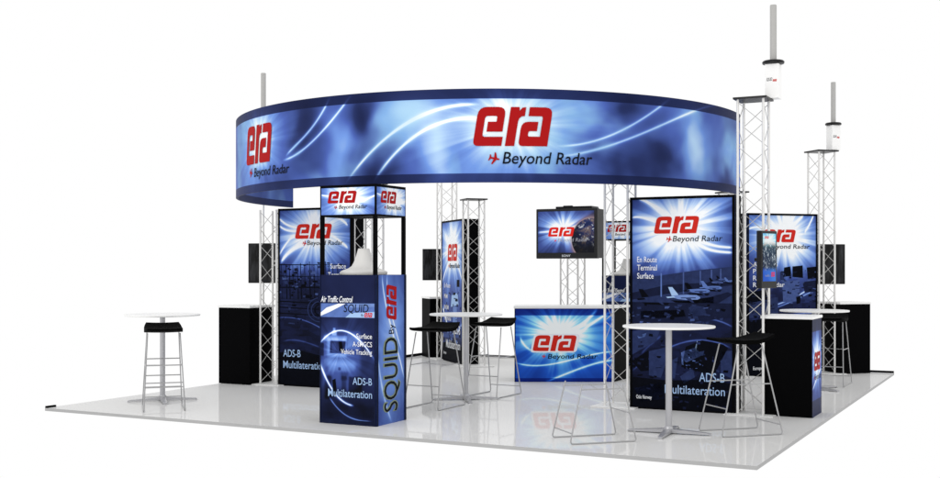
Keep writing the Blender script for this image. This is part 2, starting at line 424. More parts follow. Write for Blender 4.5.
for i in range(N + 1):
    ph = PH0 + (PH1 - PH0) * i / N
    q = [rpt(ph, RR - .001, RZ0), rpt(ph, ri, RZ0), rpt(ph, ri, RZ1), rpt(ph, RR - .001, RZ1)]
    for v in q: pass
    if pr:
        for k in range(3):
            f = bm.faces.new((pr[k], pr[k + 1], q[k + 1], q[k]))
            for lp in f.loops: lp[uvl].uv = (math.atan2(lp.vert.co.x, -lp.vert.co.y) * -RR, lp.vert.co.z)
    else: bm.faces.new(q)
    pr = q
bm.faces.new(pr[::-1]); obj('inner_lining', bm, ring_m, rt)

# ------------------------------------------------------------------ trusses
DA, DP4, DP5 = R(-27.3), R(17.7), R(-72.3)
def make_truss(h, label, cap):
    t = thing('truss_tower', label, 'truss', group='aluminium truss columns of the booth'); s = .14
    for sx, sy in ((-1, -1), (1, -1), (1, 1), (-1, 1)):
        bm = bmesh.new(); tube(bm, [(sx * s, sy * s, .012), (sx * s, sy * s, h)], .0145, 10); obj('pole', bm, M['alu'], t, True)
    bm = bmesh.new(); cs = [(-s, -s), (s, -s), (s, s), (-s, s)]; n = int(h / .235); st = (h - .06) / n
    for k in range(4):
        a, b_ = cs[k], cs[(k + 1) % 4]
        for i in range(n):
            p, q = (a, b_) if i % 2 == 0 else (b_, a)
            tube(bm, [(*p, .03 + i * st), (*q, .03 + (i + 1) * st)], .004, 6)
    obj('bracing', bm, M['brace'], t, True)
    bm = bmesh.new(); box(bm, -.27, .27, -.27, .27, .0005, .012, .003); obj('base_plate', bm, M['plate'], t)
    if cap:
        bm = bmesh.new(); box(bm, -.185, .185, -.185, .185, h, h + .022, .004); obj('top_plate', bm, M['dark'], t)
    return t
def off(o, d, a, n): return (o[0] + a * math.cos(d) - n * math.sin(d), o[1] + a * math.sin(d) + n * math.cos(d))
P2, P3, P4, P5 = (-2.65, 15.4), (1.856, 12.92), (4.12, 16.57), (-.495, 19.7)
tallf = make_truss(3.49, 'tall aluminium truss with black top plate at the right end of the curved banner', True)
TF = off(P3, DA, 1.39, .14); tallf.location = (*TF, 0); tallf.rotation_euler[2] = DA
TH = off(P4, DP4, 1.39, .14); talh = make_truss(3.40, 'tall aluminium truss with black top plate beside the far right black podium', True); talh.location = (*TH, 0); talh.rotation_euler[2] = DP4
TA = off(P2, DA, -.17, .14); ta = make_truss(2.43, '', False); ta.location = (*TA, 0); ta.rotation_euler[2] = DA; ta['label'] = ('aluminium truss at the left edge of the map graphic panel, under the banner end')
TCc = off(P5, DP5, -.17, .14); dup(talh, (*TCc, 0), DP5, 'tall aluminium truss at the far edge of the narrow slanted graphic panel')
TD = off(P5, DP5, 1.39, .14); short = make_truss(2.74, 'shorter aluminium truss with black top plate on the near side of the slanted panel', True); short.location = (*TD, 0); short.rotation_euler[2] = DP5
TB = off(P2, DA, 1.39, .14); dup(short, (*TB, 0), DA, 'aluminium truss seen through the open top of the front display tower')
TE = off(P3, DA, -.17, .14); dup(short, (*TE, 0), DA, 'aluminium truss between the counter with blue front and the airport graphic panel')
TG = off(P4, DP4, -.17, .14); dup(short, (*TG, 0), DP4, 'shorter aluminium truss mostly hidden behind the tall truss and airport panel')
TI = (1.56, 16.92); tv_t = make_truss(2.36, 'aluminium truss behind the counter holding up the large television', False); tv_t.location = (*TI, 0); tv_t.rotation_euler[2] = DA

# antennas on three tall trusses
def make_antenna(z0, label):
    t = thing('antenna_mast', label, 'antenna', group='grey tube antennas on the trusses')
    bm = bmesh.new(); box(bm, -.075, .075, -.075, .075, 0, .385, .006); obj('base_box', bm, M['shell'], t)
    pr_ = Print((-.075, -.0752, .004), (1, 0, 0), (0, -1, 0), .15, .375, M['shell'])
    pr_.text('SQUID', .015, .19, .034, M['k'], w=.062, shear=.15, bold=0.); pr_.logo(.085, .18, .045, .024, M['bred'])
    pr_.done('printed_label', t)
    bm = bmesh.new(); lathe(bm, [(.06, .386), (.118, .392), (.122, .412), (.11, .425)], 28); obj('mount_disc', bm, M['dark'], t, True)
    bm = bmesh.new(); lathe(bm, [(.037, .425), (.037, 1.04), (.034, 1.05)], 24); obj('tube', bm, M['tube'], t, True)
    return t
def at(px, Y, z): return (gp(px, Y), Y, z)
an = make_antenna(0, 'grey tube antenna on black disc, highest, above the truss beside the banner end')
an.location = at(773.3, 12.45, 3.513); an.rotation_euler[2] = DA
dup(an, at(833.3, 17.1, 3.423), DP4, 'thin grey tube antenna above the far right truss, clear of the banner')
al = dup(an, at(263.4, 16.3, 3.423), DA, 'grey tube antenna rising from behind the curved banner at its left end')
bm = bmesh.new(); tube(bm, [(0, 0, -3.42), (0, 0, .002)], .014, 10); lathe(bm, [(.14, -3.423), (.14, -3.413), (.13, -3.41)], 24); obj('support_pole', bm, M['alu'], al, True)

# ------------------------------------------------------------------ big graphic panels
PW, PH = 1.22, 2.44
def cropmap(cx0, cy0, sc, x0, y0, x1, y1):   # crop pixels of the photo -> metres on the panel face
    return lambda p: ((p[0] / sc + cx0 - x0) / (x1 - x0) * PW, (1 - (p[1] / sc + cy0 - y0) / (y1 - y0)) * PH)
def panel(org, d, label, mat):
    t = thing('graphic_panel', label, 'display panel', (*org, 0), d, 'tall blue graphic panels')
    bm = bmesh.new(); box(bm, 0, PW, .0, .28, .004, PH, .004); obj('frame', bm, M['frame'], t)
    return t, Print((0, 0, 0), (1, 0, 0), (0, -1, 0), PW, PH, mat)
def inset(pr_):                               # black border of the print
    for q in ([(0, 0), (PW, 0), (PW, .02), (0, .02)], [(0, PH - .03), (PW, PH - .03), (PW, PH), (0, PH)],
              [(0, 0), (.03, 0), (.03, PH), (0, PH)], [(PW - .03, 0), (PW, 0), (PW, PH), (PW - .03, PH)]): pr_.poly(q, M['frame'], 6)
def heading(pr_, x0, x1, yt, yb, red, tag=(0.34, .46, 2.0, 1.93)):
    pr_.logo(x0, yb, x1 - x0, yt - yb, red)
    pr_.text('Beyond Radar', tag[0] + .065, tag[3], tag[2] - tag[3], M['k'], w=tag[1], shear=.17, bold=.004)
    pr_.plane(tag[0], (tag[2] + tag[3]) / 2, .085, red)

# airport panel (front right)
c1 = cropmap(628, 192, 4.347, 630.5, 195.5, 736, 410); c2 = cropmap(628, 302, 4.347, 630.5, 195.5, 736, 410)
L1 = lambda pts: [c1(p) for p in pts]
L2 = lambda pts: [c2(p) for p in pts]
m3 = flare_mat('airport_print', [(*c1((235, 150)), .36, .95, 1.3)],
               [(L1([(50, 22), (100, 45), (140, 75), (165, 95)]), .018, .7), (L1([(20, 105), (60, 104), (100, 115), (130, 125)]), .014, .6),
                (L1([(310, 205), (350, 222), (400, 235), (460, 240)]), .018, .6), (L1([(300, 215), (340, 240), (400, 257), (460, 262)]), .018, .7),
                (L2([(15, 310), (80, 255), (155, 215), (230, 180), (300, 160), (400, 168), (460, 195)]), .013, .5),
                (L2([(270, 78), (320, 68), (400, 75), (460, 100)]), .012, .45), (L2([(60, 230), (110, 180), (155, 145)]), .02, .3)],
               base=.18, dark=(.75, 1.75, .52), blocks=.28, seed=1.1, noise_amp=.1)
t3, p3 = panel(P3, DA, 'tall panel with parked airliner tails under a red logo, behind the front round table', m3)
heading(p3, c1((118, 0))[0], c1((320, 0))[0], c1((0, 103))[1], c1((0, 177))[1], M['bred'], (c1((178, 0))[0], c1((408, 0))[0] - c1((195, 0))[0], c1((0, 188))[1], c1((0, 212))[1]))
for i, s_ in enumerate(('En Route', 'Terminal', 'Surface')):
    x0, y0 = c1((44, 302 + 36 * i)); p3.text(s_, x0, y0, .064, M['w'], w=(c1((133 if i < 2 else 118, 0))[0] - x0), bold=.004, l=4)
p3.poly(L1([(8, 378), (150, 360), (300, 338), (460, 322), (460, 478), (8, 478)]), M['sb'], 1)
p3.poly(L1([(8, 440), (180, 400), (460, 385), (460, 400), (180, 440), (8, 470)]), M['db'], 2)
for xx, ya, yb in ((152, 350, 478), (250, 345, 440), (323, 340, 400), (371, 334, 385), (410, 330, 375)):
    p3.poly(L1([(xx - 3, ya), (xx + 3, ya), (xx + 3, yb), (xx - 3, yb)]), M['mb'] if xx > 160 else M['vb'], 3)
def airliner(x0, y0, k, fin, body):
    g = lambda q: L1([(x0 + k * a, y0 + k * b_) for a, b_ in q])
    p3.poly(g([(2, 14), (112, 16), (104, 24), (20, 22)]), M['nb'], 3)
    p3.poly(g([(-2, 0), (16, -5), (60, -8), (100, -7), (112, -1), (114, 5), (104, 10), (60, 12), (30, 9)]), M[body], 4)
    p3.poly(g([(40, 3), (96, 2), (98, 5), (42, 6)]), M['sb'], 5)
    p3.poly(g([(-8, -36), (8, -36), (32, -7), (6, -3)]), M[fin], 5)
    p3.poly(g([(-16, 1), (14, -2), (20, 3), (-10, 6)]), M[fin], 5)
    p3.poly(g([(58, 6), (84, 22), (92, 22), (78, 6)]), M['sb'], 5)
airliner(428, 383, .42, 'vb', 'vb'); airliner(394, 376, .42, 'nb', 'mb'); airliner(364, 388, .5, 'nb', 'mb'); airliner(330, 410, .75, 'vb', 'vb')
airliner(262, 424, .9, 'nb', 'vb'); airliner(192, 452, 1.15, 'lb', 'pb'); airliner(60, 462, 1.15, 'nb', 'sb')
for q, mm in (([(225, 478), (300, 462), (380, 450), (380, 478)], 'nb'), ([(330, 462), (440, 430), (460, 440), (400, 478), (330, 478)], 'db')):
    p3.poly(L1(q), M[mm], 3)
for q, mm in (([(8, 0), (460, 0), (460, 60), (200, 95), (8, 100)], 'db'), ([(60, 40), (250, 30), (260, 60), (60, 75)], 'nb'), ([(270, 10), (340, 15), (350, 50), (280, 60)], 'sb'),
              ([(8, 130), (150, 110), (130, 170), (8, 240)], 'sb'), ([(20, 262), (95, 210), (97, 300), (60, 305)], 'nb'), ([(97, 215), (155, 200), (200, 190), (150, 330), (97, 320)], 'sb'),
              ([(260, 190), (330, 160), (420, 175), (440, 190), (380, 310), (240, 278)], 'nb'), ([(245, 212), (300, 192), (330, 225), (262, 258), (240, 240)], 'mb'),
              ([(185, 260), (226, 235), (212, 330), (185, 330)], 'sb'), ([(410, 205), (460, 200), (460, 320), (410, 300)], 'sb'), ([(300, 195), (310, 160), (306, 210)], 'lb'),
              ([(240, 215), (246, 215), (250, 270), (243, 268)], 'vb'), ([(300, 215), (340, 205), (335, 225), (305, 232)], 'mb'), ([(235, 320), (290, 280), (300, 320), (250, 350)], 'sb'),
              ([(8, 330), (180, 340), (330, 330), (460, 340), (460, 478), (8, 478)], 'nb'), ([(30, 380), (150, 350), (170, 420), (60, 440)], 'db'), ([(45, 150), (85, 135), (80, 152), (50, 160)], 'vb')):
    p3.poly(L2(q), M[mm], 2)
random.seed(21)
def shards(pr_, Lf, n, x0, x1, y0, y1, tones, l, smin=5, smax=26):
    for i in range(n):                        # the busy broken tones of a printed photograph
        xx, yy = random.uniform(x0, x1), random.uniform(y0, y1); a, b_ = random.uniform(smin, smax), random.uniform(smin * .35, smax * .45); sk = random.uniform(-8, 8)
        pr_.poly(Lf([(xx, yy), (xx + a, yy - sk * .5), (xx + a * random.uniform(.6, 1.1), yy + b_ - sk * .5), (xx + a * random.uniform(-.2, .3), yy + b_)]), M[random.choice(tones)], l)
shards(p3, L2, 70, 10, 440, 5, 90, ('db', 'nb', 'sb', 'mb', 'db', 'sb'), 3); shards(p3, L2, 46, 10, 440, 95, 330, ('db', 'nb', 'sb', 'nb', 'db'), 3); shards(p3, L2, 26, 240, 350, 190, 300, ('vb', 'mb', 'sb', 'nb'), 3, 3, 14)
shards(p3, L2, 30, 10, 440, 330, 450, ('db', 'nb'), 3)
p3.text('ADS-B', *c2((427, 337)), c2((0, 300))[1] - c2((0, 337))[1], M['lb'], w=c2((427, 0))[0] - c2((318, 0))[0], align='R', bold=.004, l=4)
p3.text('Multilateration', *c2((428, 395)), c2((0, 358))[1] - c2((0, 395))[1], M['lb'], w=c2((428, 0))[0] - c2((168, 0))[0], align='R', bold=.004, l=4)
p3.text('Oslo Norway', *c2((40, 425)), .042, M['w'], w=.185, bold=.004, l=4)
inset(p3); p3.done('graphic', t3)

# map panel (left)
c1 = cropmap(274, 205, 5.03, 279, 210, 352, 387); c2 = cropmap(274, 295, 5.03, 279, 210, 352, 387)
L1 = lambda pts: [c1(p) for p in pts]
L2 = lambda pts: [c2(p) for p in pts]
m2 = flare_mat('map_print', [(*c1((205, 150)), .40, .8, 1.35)],
               [(L1([(30, 75), (60, 100), (90, 115), (120, 122)]), .016, .6), (L1([(30, 110), (60, 130), (90, 138), (120, 140)]), .016, .6),
                (L1([(30, 260), (60, 210), (110, 160)]), .014, .5), (L1([(40, 292), (70, 255), (110, 225), (160, 205)]), .024, .8),
                (L1([(250, 80), (300, 40), (330, 20)]), .02, .7), (L1([(290, 60), (330, 80), (370, 115)]), .016, .7), (L1([(280, 160), (330, 190), (370, 225)]), .016, .6),
                (L2([(20, 122), (90, 122), (160, 130), (230, 165), (300, 210)]), .012, .55), (L2([(50, 240), (110, 232), (170, 242), (240, 265)]), .016, .35)],
               base=.15, dark=(1.35, 1.65, .5), blocks=.3, seed=5.2, noise_amp=.12)
t2, p2 = panel(P2, DA, 'tall panel with a dark street map print and red logo, behind the front display tower', m2)
heading(p2, c1((110, 0))[0], c1((296, 0))[0], c1((0, 105))[1], c1((0, 178))[1], M['bred'], (c1((152, 0))[0], .58, c1((0, 188))[1], c1((0, 210))[1]))
random.seed(11)
for i in range(16):                          # printed street lines and blocks
    xx = 40 + i * 20 + random.uniform(-4, 4); ya, yb = 290 + random.uniform(0, 30), 480
    p2.poly(L1([(xx, ya), (xx + 3, ya), (xx + 9, yb), (xx + 4, yb)]), M['nb' if i % 3 else 'db'], 1)
shards(p2, L1, 90, 26, 350, 292, 470, ('db', 'nb', 'sb', 'db', 'nb', 'mb'), 1, 4, 20); shards(p2, L2, 46, 26, 350, 10, 190, ('db', 'nb', 'sb', 'db'), 1, 6, 30)
for i in range(3):
    yy = 305 + i * 57; p2.poly(L1([(26, yy), (365, yy + random.uniform(-14, 8)), (365, yy + 3), (26, yy + 5)]), M['nb'], 2)
for i in range(34):
    xx, yy = random.uniform(30, 330), random.uniform(300, 460); a, b_ = random.uniform(8, 24), random.uniform(6, 16)
    p2.poly(L1([(xx, yy), (xx + a, yy - 2), (xx + a + 2, yy + b_), (xx + 1, yy + b_)]), M[random.choice(('sb', 'nb', 'mb', 'db'))], 2)
for i in range(7):
    yy = 20 + i * 15; p2.poly(L2([(26, yy), (365, yy + 14), (365, yy + 18), (26, yy + 6)]), M['nb' if i % 2 else 'db'], 1)
for k, rr in enumerate((28, 44, 62)):
    a = [(235 + rr * math.cos(q), 78 + rr * math.sin(q)) for q in np.linspace(math.pi * .5, math.pi * 1.45, 14)]
    p2.poly(L2(a + [(235 + (rr - 5) * math.cos(q), 78 + (rr - 5) * math.sin(q)) for q in np.linspace(math.pi * 1.45, math.pi * .5, 14)]), M['sb' if k else 'nb'], 3)
p2.poly(L2([(22, 300), (120, 280), (370, 330), (370, 470), (22, 470)]), M['nb'], 1)
for i, s_ in enumerate(('Surface', 'Terminal', 'Air Traffic')):
    p2.text(s_, PW - .1, c1((0, 326 + i * 42))[1], .064, M['w'], w=.036 * len(s_), align='R', bold=.004, l=4)
p2.text('ADS-B', *c2((52, 316)), .098, M['lb'], w=.29, bold=.004, l=4)
p2.text('Multilateration', *c2((52, 373)), .10, M['lb'], w=.70, bold=.004, l=4)
inset(p2); p2.done('graphic', t2)

# far right panel
c1 = cropmap(740, 210, 4.78, 746.7, 215, 818, 376); L1 = lambda pts: [c1(p) for p in pts]
m4 = flare_mat('control_room_print', [(*c1((210, 130)), .42, .95, 1.2)],
               [(L1([(210, 110), (250, 80), (280, 55), (305, 28)]), .018, .7), (L1([(310, 110), (330, 80), (345, 50), (355, 28)]), .014, .6),
                (L1([(40, 470), (120, 466), (200, 450), (290, 405), (370, 360)]), .016, .75), (L1([(150, 475), (250, 440), (310, 412), (370, 385)]), .012, .5),
                (L1([(40, 100), (70, 90), (110, 100)]), .014, .5), (L1([(40, 560), (160, 520), (370, 500)]), .012, .4)],
               base=.2, dark=(1.0, 1.75, .62), blocks=.35, seed=8.4, noise_amp=.12)
t4, p4 = panel(P4, DP4, 'tall panel with a dim control room print, half hidden behind the portrait screen', m4)
heading(p4, c1((140, 0))[0] - .14, c1((268, 0))[0], c1((0, 100))[1], c1((0, 160))[1], M['bred'], (c1((120, 0))[0], c1((330, 0))[0] - c1((135, 0))[0], c1((0, 170))[1], c1((0, 190))[1]))
for i, (s_, wd) in enumerate((('A-SMGCS', .42), ('PRM', .2), ('RVSM', .26), ('Radio Radar', .54))):
    p4.text(s_, c1((60, 0))[0], c1((0, 276 + i * 32))[1], .068, M['w'], w=wd, bold=.004, l=4)
for q, mm in (([(200, 345), (285, 340), (285, 440), (205, 445)], 'mb'), ([(210, 280), (240, 275), (245, 320), (205, 325)], 'nb'), ([(250, 275), (300, 270), (302, 330), (250, 325)], 'nb'),
              ([(320, 280), (372, 275), (372, 330), (325, 335)], 'nb'), ([(268, 420), (290, 415), (288, 450), (270, 455)], 'nb'), ([(300, 350), (372, 340), (372, 395), (310, 400)], 'db'),
              ([(30, 440), (180, 420), (180, 500), (30, 520)], 'sb'), ([(190, 300), (210, 300), (210, 340), (190, 345)], 'sb'), ([(30, 400), (140, 380), (140, 430), (30, 450)], 'nb')):
    p4.poly(L1(q), M[mm], 1)
shards(p4, L1, 60, 190, 360, 270, 470, ('db', 'nb', 'sb', 'mb', 'sb', 'nb'), 2, 4, 22); shards(p4, L1, 40, 34, 190, 400, 560, ('db', 'nb', 'sb', 'db'), 2)
p4.poly(L1([(30, 530), (372, 500), (372, 800), (30, 800)]), M['nb'], 1)
p4.text('Europe', c1((60, 0))[0], .10, .05, M['w'], w=.16, bold=.01, l=4)
inset(p4); p4.done('graphic', t4)

# slanted narrow-looking panel at the back
m5 = flare_mat('tower_print', [(.60, 1.95, .40, .95, 1.2)],
               [([(.03, 1.35), (.25, 1.6), (.5, 1.74), (.8, 1.74), (1.05, 1.6), (1.19, 1.4)], .02, .7), ([(.05, .95), (.2, .75), (.5, .55), (.9, .52), (1.19, .7)], .02, .55), ([(.05, .9), (.2, .8), (.4, .45)], .02, .6)],
               base=.30, dark=(.2, .75, .55), blocks=.3, seed=3.9, noise_amp=.14)
t5, p5 = panel(P5, DP5, 'narrow looking panel turned edgewise to us, blue control tower print behind the middle table', m5)
heading(p5, .36, .94, 2.03, 1.74, M['bred'], (.42, .6, 1.70, 1.62))
for i, (s_, wd) in enumerate((('En Route', .36), ('PRM', .2), ('RVSM', .26), ('Terminal', .4))):
    p5.text(s_, .16, 1.28 - i * .19, .075, M['w'], w=wd, bold=.004, l=4)
for q, mm in (([(.55, .95), (1.0, 1.0), (.95, 1.2), (.6, 1.15)], 'lb'), ([(.65, .6), (.92, .6), (.9, .96), (.68, .96)], 'pb'), ([(.03, .02), (1.19, .02), (1.19, .3), (.5, .36), (.03, .3)], 'nb'),
              ([(.9, 1.3), (1.05, 1.3), (1.05, 1.42), (.9, 1.42)], 'nb'), ([(.03, .4), (1.19, .45), (1.19, .5), (.03, .46)], 'mb')):
    p5.poly(q, M[mm], 1)
shards(p5, lambda q: [(a / 200, b_ / 200) for a, b_ in q], 60, 8, 232, 60, 250, ('sb', 'mb', 'nb', 'vb', 'db'), 2, 5, 26)
p5.text('ADS-B', 1.1, .50, .14, M['w'], w=.4, align='R', bold=.004, l=4); p5.text('Multilateration', 1.1, .24, .14, M['w'], w=.82, align='R', bold=.004, l=4)
p5.text('Europe', .12, .12, .05, M['w'], w=.16, bold=.01, l=4)
inset(p5); p5.done('graphic', t5)

# ------------------------------------------------------------------ display towers with a sensor dome
TW, TDp = .69, .60
m_head = flare_mat('header_print', [(.33, .17, .15, .85, 1.4)], [([(0, .21), (.08, .2), (.16, .2)], .01, .5), ([(.42, .12), (.55, .15), (.69, .20)], .01, .5)], base=.36, seed=4.4, noise_amp=.2, cloud=3)
def tf(p): return (p[0] / 323 * TW, 1.552 - (p[1] - 18) / 893 * 1.552)          # left face, from the crop of the photo (upper half)
m_left = flare_mat('vehicle_print', [(.24, .74, .26, .16, 1.1)],
                   [([(0, .62), (.06, .5), (.15, .36), (.27, .25), (.42, .2)], .014, .8), ([(.1, .3), (.2, .18), (.35, .09), (.5, .05), (.64, .05)], .010, .45), ([(0, .83), (.06, .90), (.16, .955), (.28, .965), (.42, .93), (.56, .82), (.66, .70)], .010, .7)],
                   soft=[(.06, .50, .60, .93, .03, .16, 0), (.05, .34, .86, .92, .012, .22, 0), (.09, .33, .70, .90, .02, .26, 0), (.125, .315, .735, .865, .010, -.62, .04), (.145, .20, .75, .85, .02, .14, .04),
                         (.05, .46, .36, .64, .06, .20, .1), (.10, .44, .55, .66, .03, .14, 0), (.345, .50, .78, .97, .015, .16, 0), (0, .07, .55, .90, .02, .10, 0), (.01, .05, .70, .84, .012, -.30, 0),
                         (.15, .21, .92, .965, .012, .5, 0), (.165, .195, .955, 1.0, .008, .5, 0), (.26, .35, .46, .54, .02, -.2, 0), (.23, .26, .56, .59, .01, -.3, 0), (.36, .52, .32, .50, .015, -.30, 0), (.27, .33, .34, .5, .015, -.18, 0),
                         (.06, .14, .26, .50, .025, -.40, .05), (0, .69, .05, .24, .06, -.12, 0)],
                   base=.13, dark=(.1, .5, .85), blocks=.10, seed=6.1, noise_amp=.12, cloud=2.2)
m_right = flare_mat('side_print', [(.3, .95, .5, .2, .6), (.3, .2, .3, .1, .6)],
                    [([(.12, 1.55), (.17, 1.3), (.28, 1.05), (.45, .7), (.56, .45)], .012, .36, True), ([(.22, 1.55), (.26, 1.25), (.40, .95), (.5, .75)], .010, .3, True), ([(.04, .7), (.1, .45), (.2, .2), (.3, .02)], .02, .22, True)],
                    base=.38, seed=7.2, noise_amp=.16, cloud=2.0, rays=.2)
def edgedark(pr_, W, H, e=.02):
    for q in ([(0, 0), (e, 0), (e, H), (0, H)], [(W - e, 0), (W, 0), (W, H), (W - e, H)]): pr_.poly(q, M['db'], 5)
def make_tower(label):
    t = thing('display_tower', label, 'display tower', group='towers with an illuminated header and open middle')
    bm = bmesh.new(); box(bm, 0, TW, 0, TDp, .003, 1.552); obj('cabinet', bm, M['frame'], t)
    for px_, py_ in ((.018, .018), (TW - .018, .018), (TW - .018, TDp - .018), (.018, TDp - .018)):
        bm = bmesh.new(); box(bm, px_ - .018, px_ + .018, py_ - .018, py_ + .018, 1.552, 2.16); obj('post', bm, M['frame'], t)
    bm = bmesh.new(); box(bm, 0, TW, 0, TDp, 2.16, 2.487, .003); obj('header', bm, M['frame'], t)
    for k, (o_, u_, n_, W_) in enumerate((((0, 0, 0), (1, 0, 0), (0, -1, 0), TW), ((TW, 0, 0), (0, 1, 0), (1, 0, 0), TDp), ((TW, TDp, 0), (-1, 0, 0), (0, 1, 0), TW), ((0, TDp, 0), (0, -1, 0), (-1, 0, 0), TDp))):
        e = .016; org = Vector(o_) + Vector(u_) * e + Vector((0, 0, 2.178)); wv = W_ - 2 * e
        q = Print(org, u_, n_, wv, .28, m_head)
        q.logo(wv * .12, .12, wv * .56, .125, M['red']); q.text('Beyond Radar', wv * .34, .06, .042, M['k'], w=wv * .52, shear=.17, bold=.004); q.plane(wv * .26, .08, .05, M['red'])
        q.done('header_graphic', t)
    pl = Print((0, 0, 0), (1, 0, 0), (0, -1, 0), TW, 1.552, m_left)
    T = lambda pts: [tf(p) for p in pts]
    pl.poly(T([(0, 190), (320, 186), (320, 272), (0, 272)]), M['vb'], 1)
    pl.poly(T([(0, 250), (40, 215), (110, 190), (150, 190), (60, 240), (0, 268)]), M['w'], 2); pl.poly(T([(160, 188), (320, 187), (320, 205), (180, 215)]), M['pb'], 2); pl.poly(T([(180, 245), (320, 235), (320, 270), (150, 272)]), M['lb'], 2)
    pl.text('Air Traffic Control', *tf((6, 181)), .06, M['w'], w=.39, shear=.15, bold=.014)
    pl.text('SQUID', *tf((140, 240)), .082, M['k'], w=.30, shear=.12); pl.text('By', *tf((240, 262)), .022, M['k'], w=.03, shear=.12); pl.logo(tf((258, 0))[0], tf((0, 268))[1], .10, .046, M['bred'])
    # printed airport vehicle
    vt = {'mb': 'v2', 'vb': 'v3', 'pb': 'v4', 'lb': 'lb', 'sb': 'v1', 'db': 'db', 'nb': 'nb'}
    V_ = lambda q, mm, l=2: pl.poly(T(q), M[vt[mm]], l)
    V_([(112, 418), (130, 417), (136, 474), (116, 475)], 'nb', 2)
    V_([(74, 650), (92, 640), (98, 700), (90, 750), (78, 740)], 'nb', 2)
    rt_ = tf((303, 0))[0]
    pl.text('Surface', rt_, tf((0, 395))[1], .05, M['w'], w=.19, align='R', bold=.004, l=5); pl.text('A-SMGCS', rt_, tf((0, 443))[1], .05, M['w'], w=.235, align='R', bold=.004, l=5)
    pl.text('Vehicle Tracking', rt_, tf((0, 490))[1], .05, M['w'], w=.38, align='R', bold=.004, l=5)
    pl.text('ADS-B', rt_, .42, .072, M['lb'], w=.235, align='R', bold=.002, l=5); pl.text('Multilateration', rt_, .285, .078, M['lb'], w=.54, align='R', bold=.002, l=5)
    edgedark(pl, TW, 1.552, .012); pl.poly([(0, 0), (TW, 0), (TW, .05), (0, .05)], M['db'], 4); pl.done('front_graphic', t)
    pr_ = Print((TW, 0, 0), (0, 1, 0), (1, 0, 0), TDp, 1.552, m_right)
    X0 = .42
    pr_.text('SQUID', X0, .12, .27, M['olive'], w=.785, bold=.03, rot=R(90), l=2); pr_.text('SQUID', X0, .125, .26, M['k'], w=.77, rot=R(90), l=3)
    pr_.text('By', X0 - .07, .935, .10, M['k'], w=.10, rot=R(90), l=3)
    pr_.logo(X0 - .02, 1.075, .38, .20, M['red'], rot=R(90))
    edgedark(pr_, TDp, 1.552, .04); pr_.done('side_graphic', t)
    return t
tw = make_tower('black framed display tower with a blue vehicle print, nearest the camera on the left')
tw.location = (-1.575, 11.7, 0); tw.rotation_euler[2] = DA
tw2 = dup(tw, (*((gp(602, 18.45), 18.45)), 0), DA, 'small far display tower seen through the truss beside the television'); tw2.scale = (.963,) * 3
def make_dome(label):
    t = thing('sensor_dome', label, 'sensor', group='white flared sensors inside the display towers')
    bm = bmesh.new(); prof = [(.245, 0), (.25, .012), (.25, .03), (.235, .04)]
    prof += [(.215, .05), (.165, .066), (.13, .09), (.112, .12), (.096, .155), (.082, .20), (.07, .24), (.061, .272), (.056, .277)]
    lathe(bm, prof, 48); obj('shell', bm, M['offwhite'], t, True)
    return t
ctr = off((-1.575, 11.7), DA, TW / 2, TDp / 2); dm = make_dome('white bell shaped sensor standing inside the front display tower'); dm.location = (ctr[0] + .005, ctr[1], 1.553)
c2_ = off((gp(602, 18.45), 18.45), DA, TW * .4815, TDp * .4815); d2 = dup(dm, (*c2_, 1.552 * .963 + .001), 0, 'white bell shaped sensor standing inside the small far display tower')

# ------------------------------------------------------------------ podiums
m_pod = flare_mat('podium_print', [(.28, .62, .22, .8, 1.0)], [([(.02, .3), (.2, .38), (.52, .5)], .012, .5)], base=.24, seed=9.1, noise_amp=.16, bands=[(0, .18, .6), (.93, 1.06, .45)])
def make_podium(label, side):
    t = thing('podium', label, 'podium', group='black podiums at the outer ends of the kiosks')
    W, D, Hh = .54, .55, 1.065
    bm = bmesh.new(); box(bm, 0, W, 0, D, .003, Hh, .003); obj('body', bm, M['black'], t)
    bm = bmesh.new(); box(bm, -.012, W + .012, -.012, D + .012, Hh + .001, Hh + .033, .005); obj('counter_top', bm, M['white'], t)
    q = Print((W, .0, .0), (0, 1, 0), (1, 0, 0), D, Hh - .004, m_pod) if side > 0 else Print((0, D, 0), (0, -1, 0), (-1, 0, 0), D, Hh - .004, m_pod)
    q.logo(.10, .50, .37, .2, M['red']); q.text('Beyond Radar', .16, .40, .06, M['k'], w=.35, shear=.17, bold=.004); q.plane(.1, .43, .07, M['red'])
    q.done('graphic', t); return t
pd = make_podium('black podium with white top and narrow blue logo side, at the front right corner', 1); pd.location = (3.215, 12.275, 0); pd.rotation_euler[2] = DA
pl2 = make_podium('plain black podium standing left of the map graphic panel', -1); pl2.location = (-3.53, 15.66, 0); pl2.rotation_euler[2] = DA
p4o = off(TH, DP4, .165, -.13); pd4 = dup(pd, (p4o[0] + .05, p4o[1] - .06, 0), DP4, 'black podium at the far right end of the platform, behind the rearmost table')
p5o = off(TCc, DP5, -.70, -.27); dup(pl2, (*p5o, 0), DP5, 'black podium far back beside the narrow slanted panel')

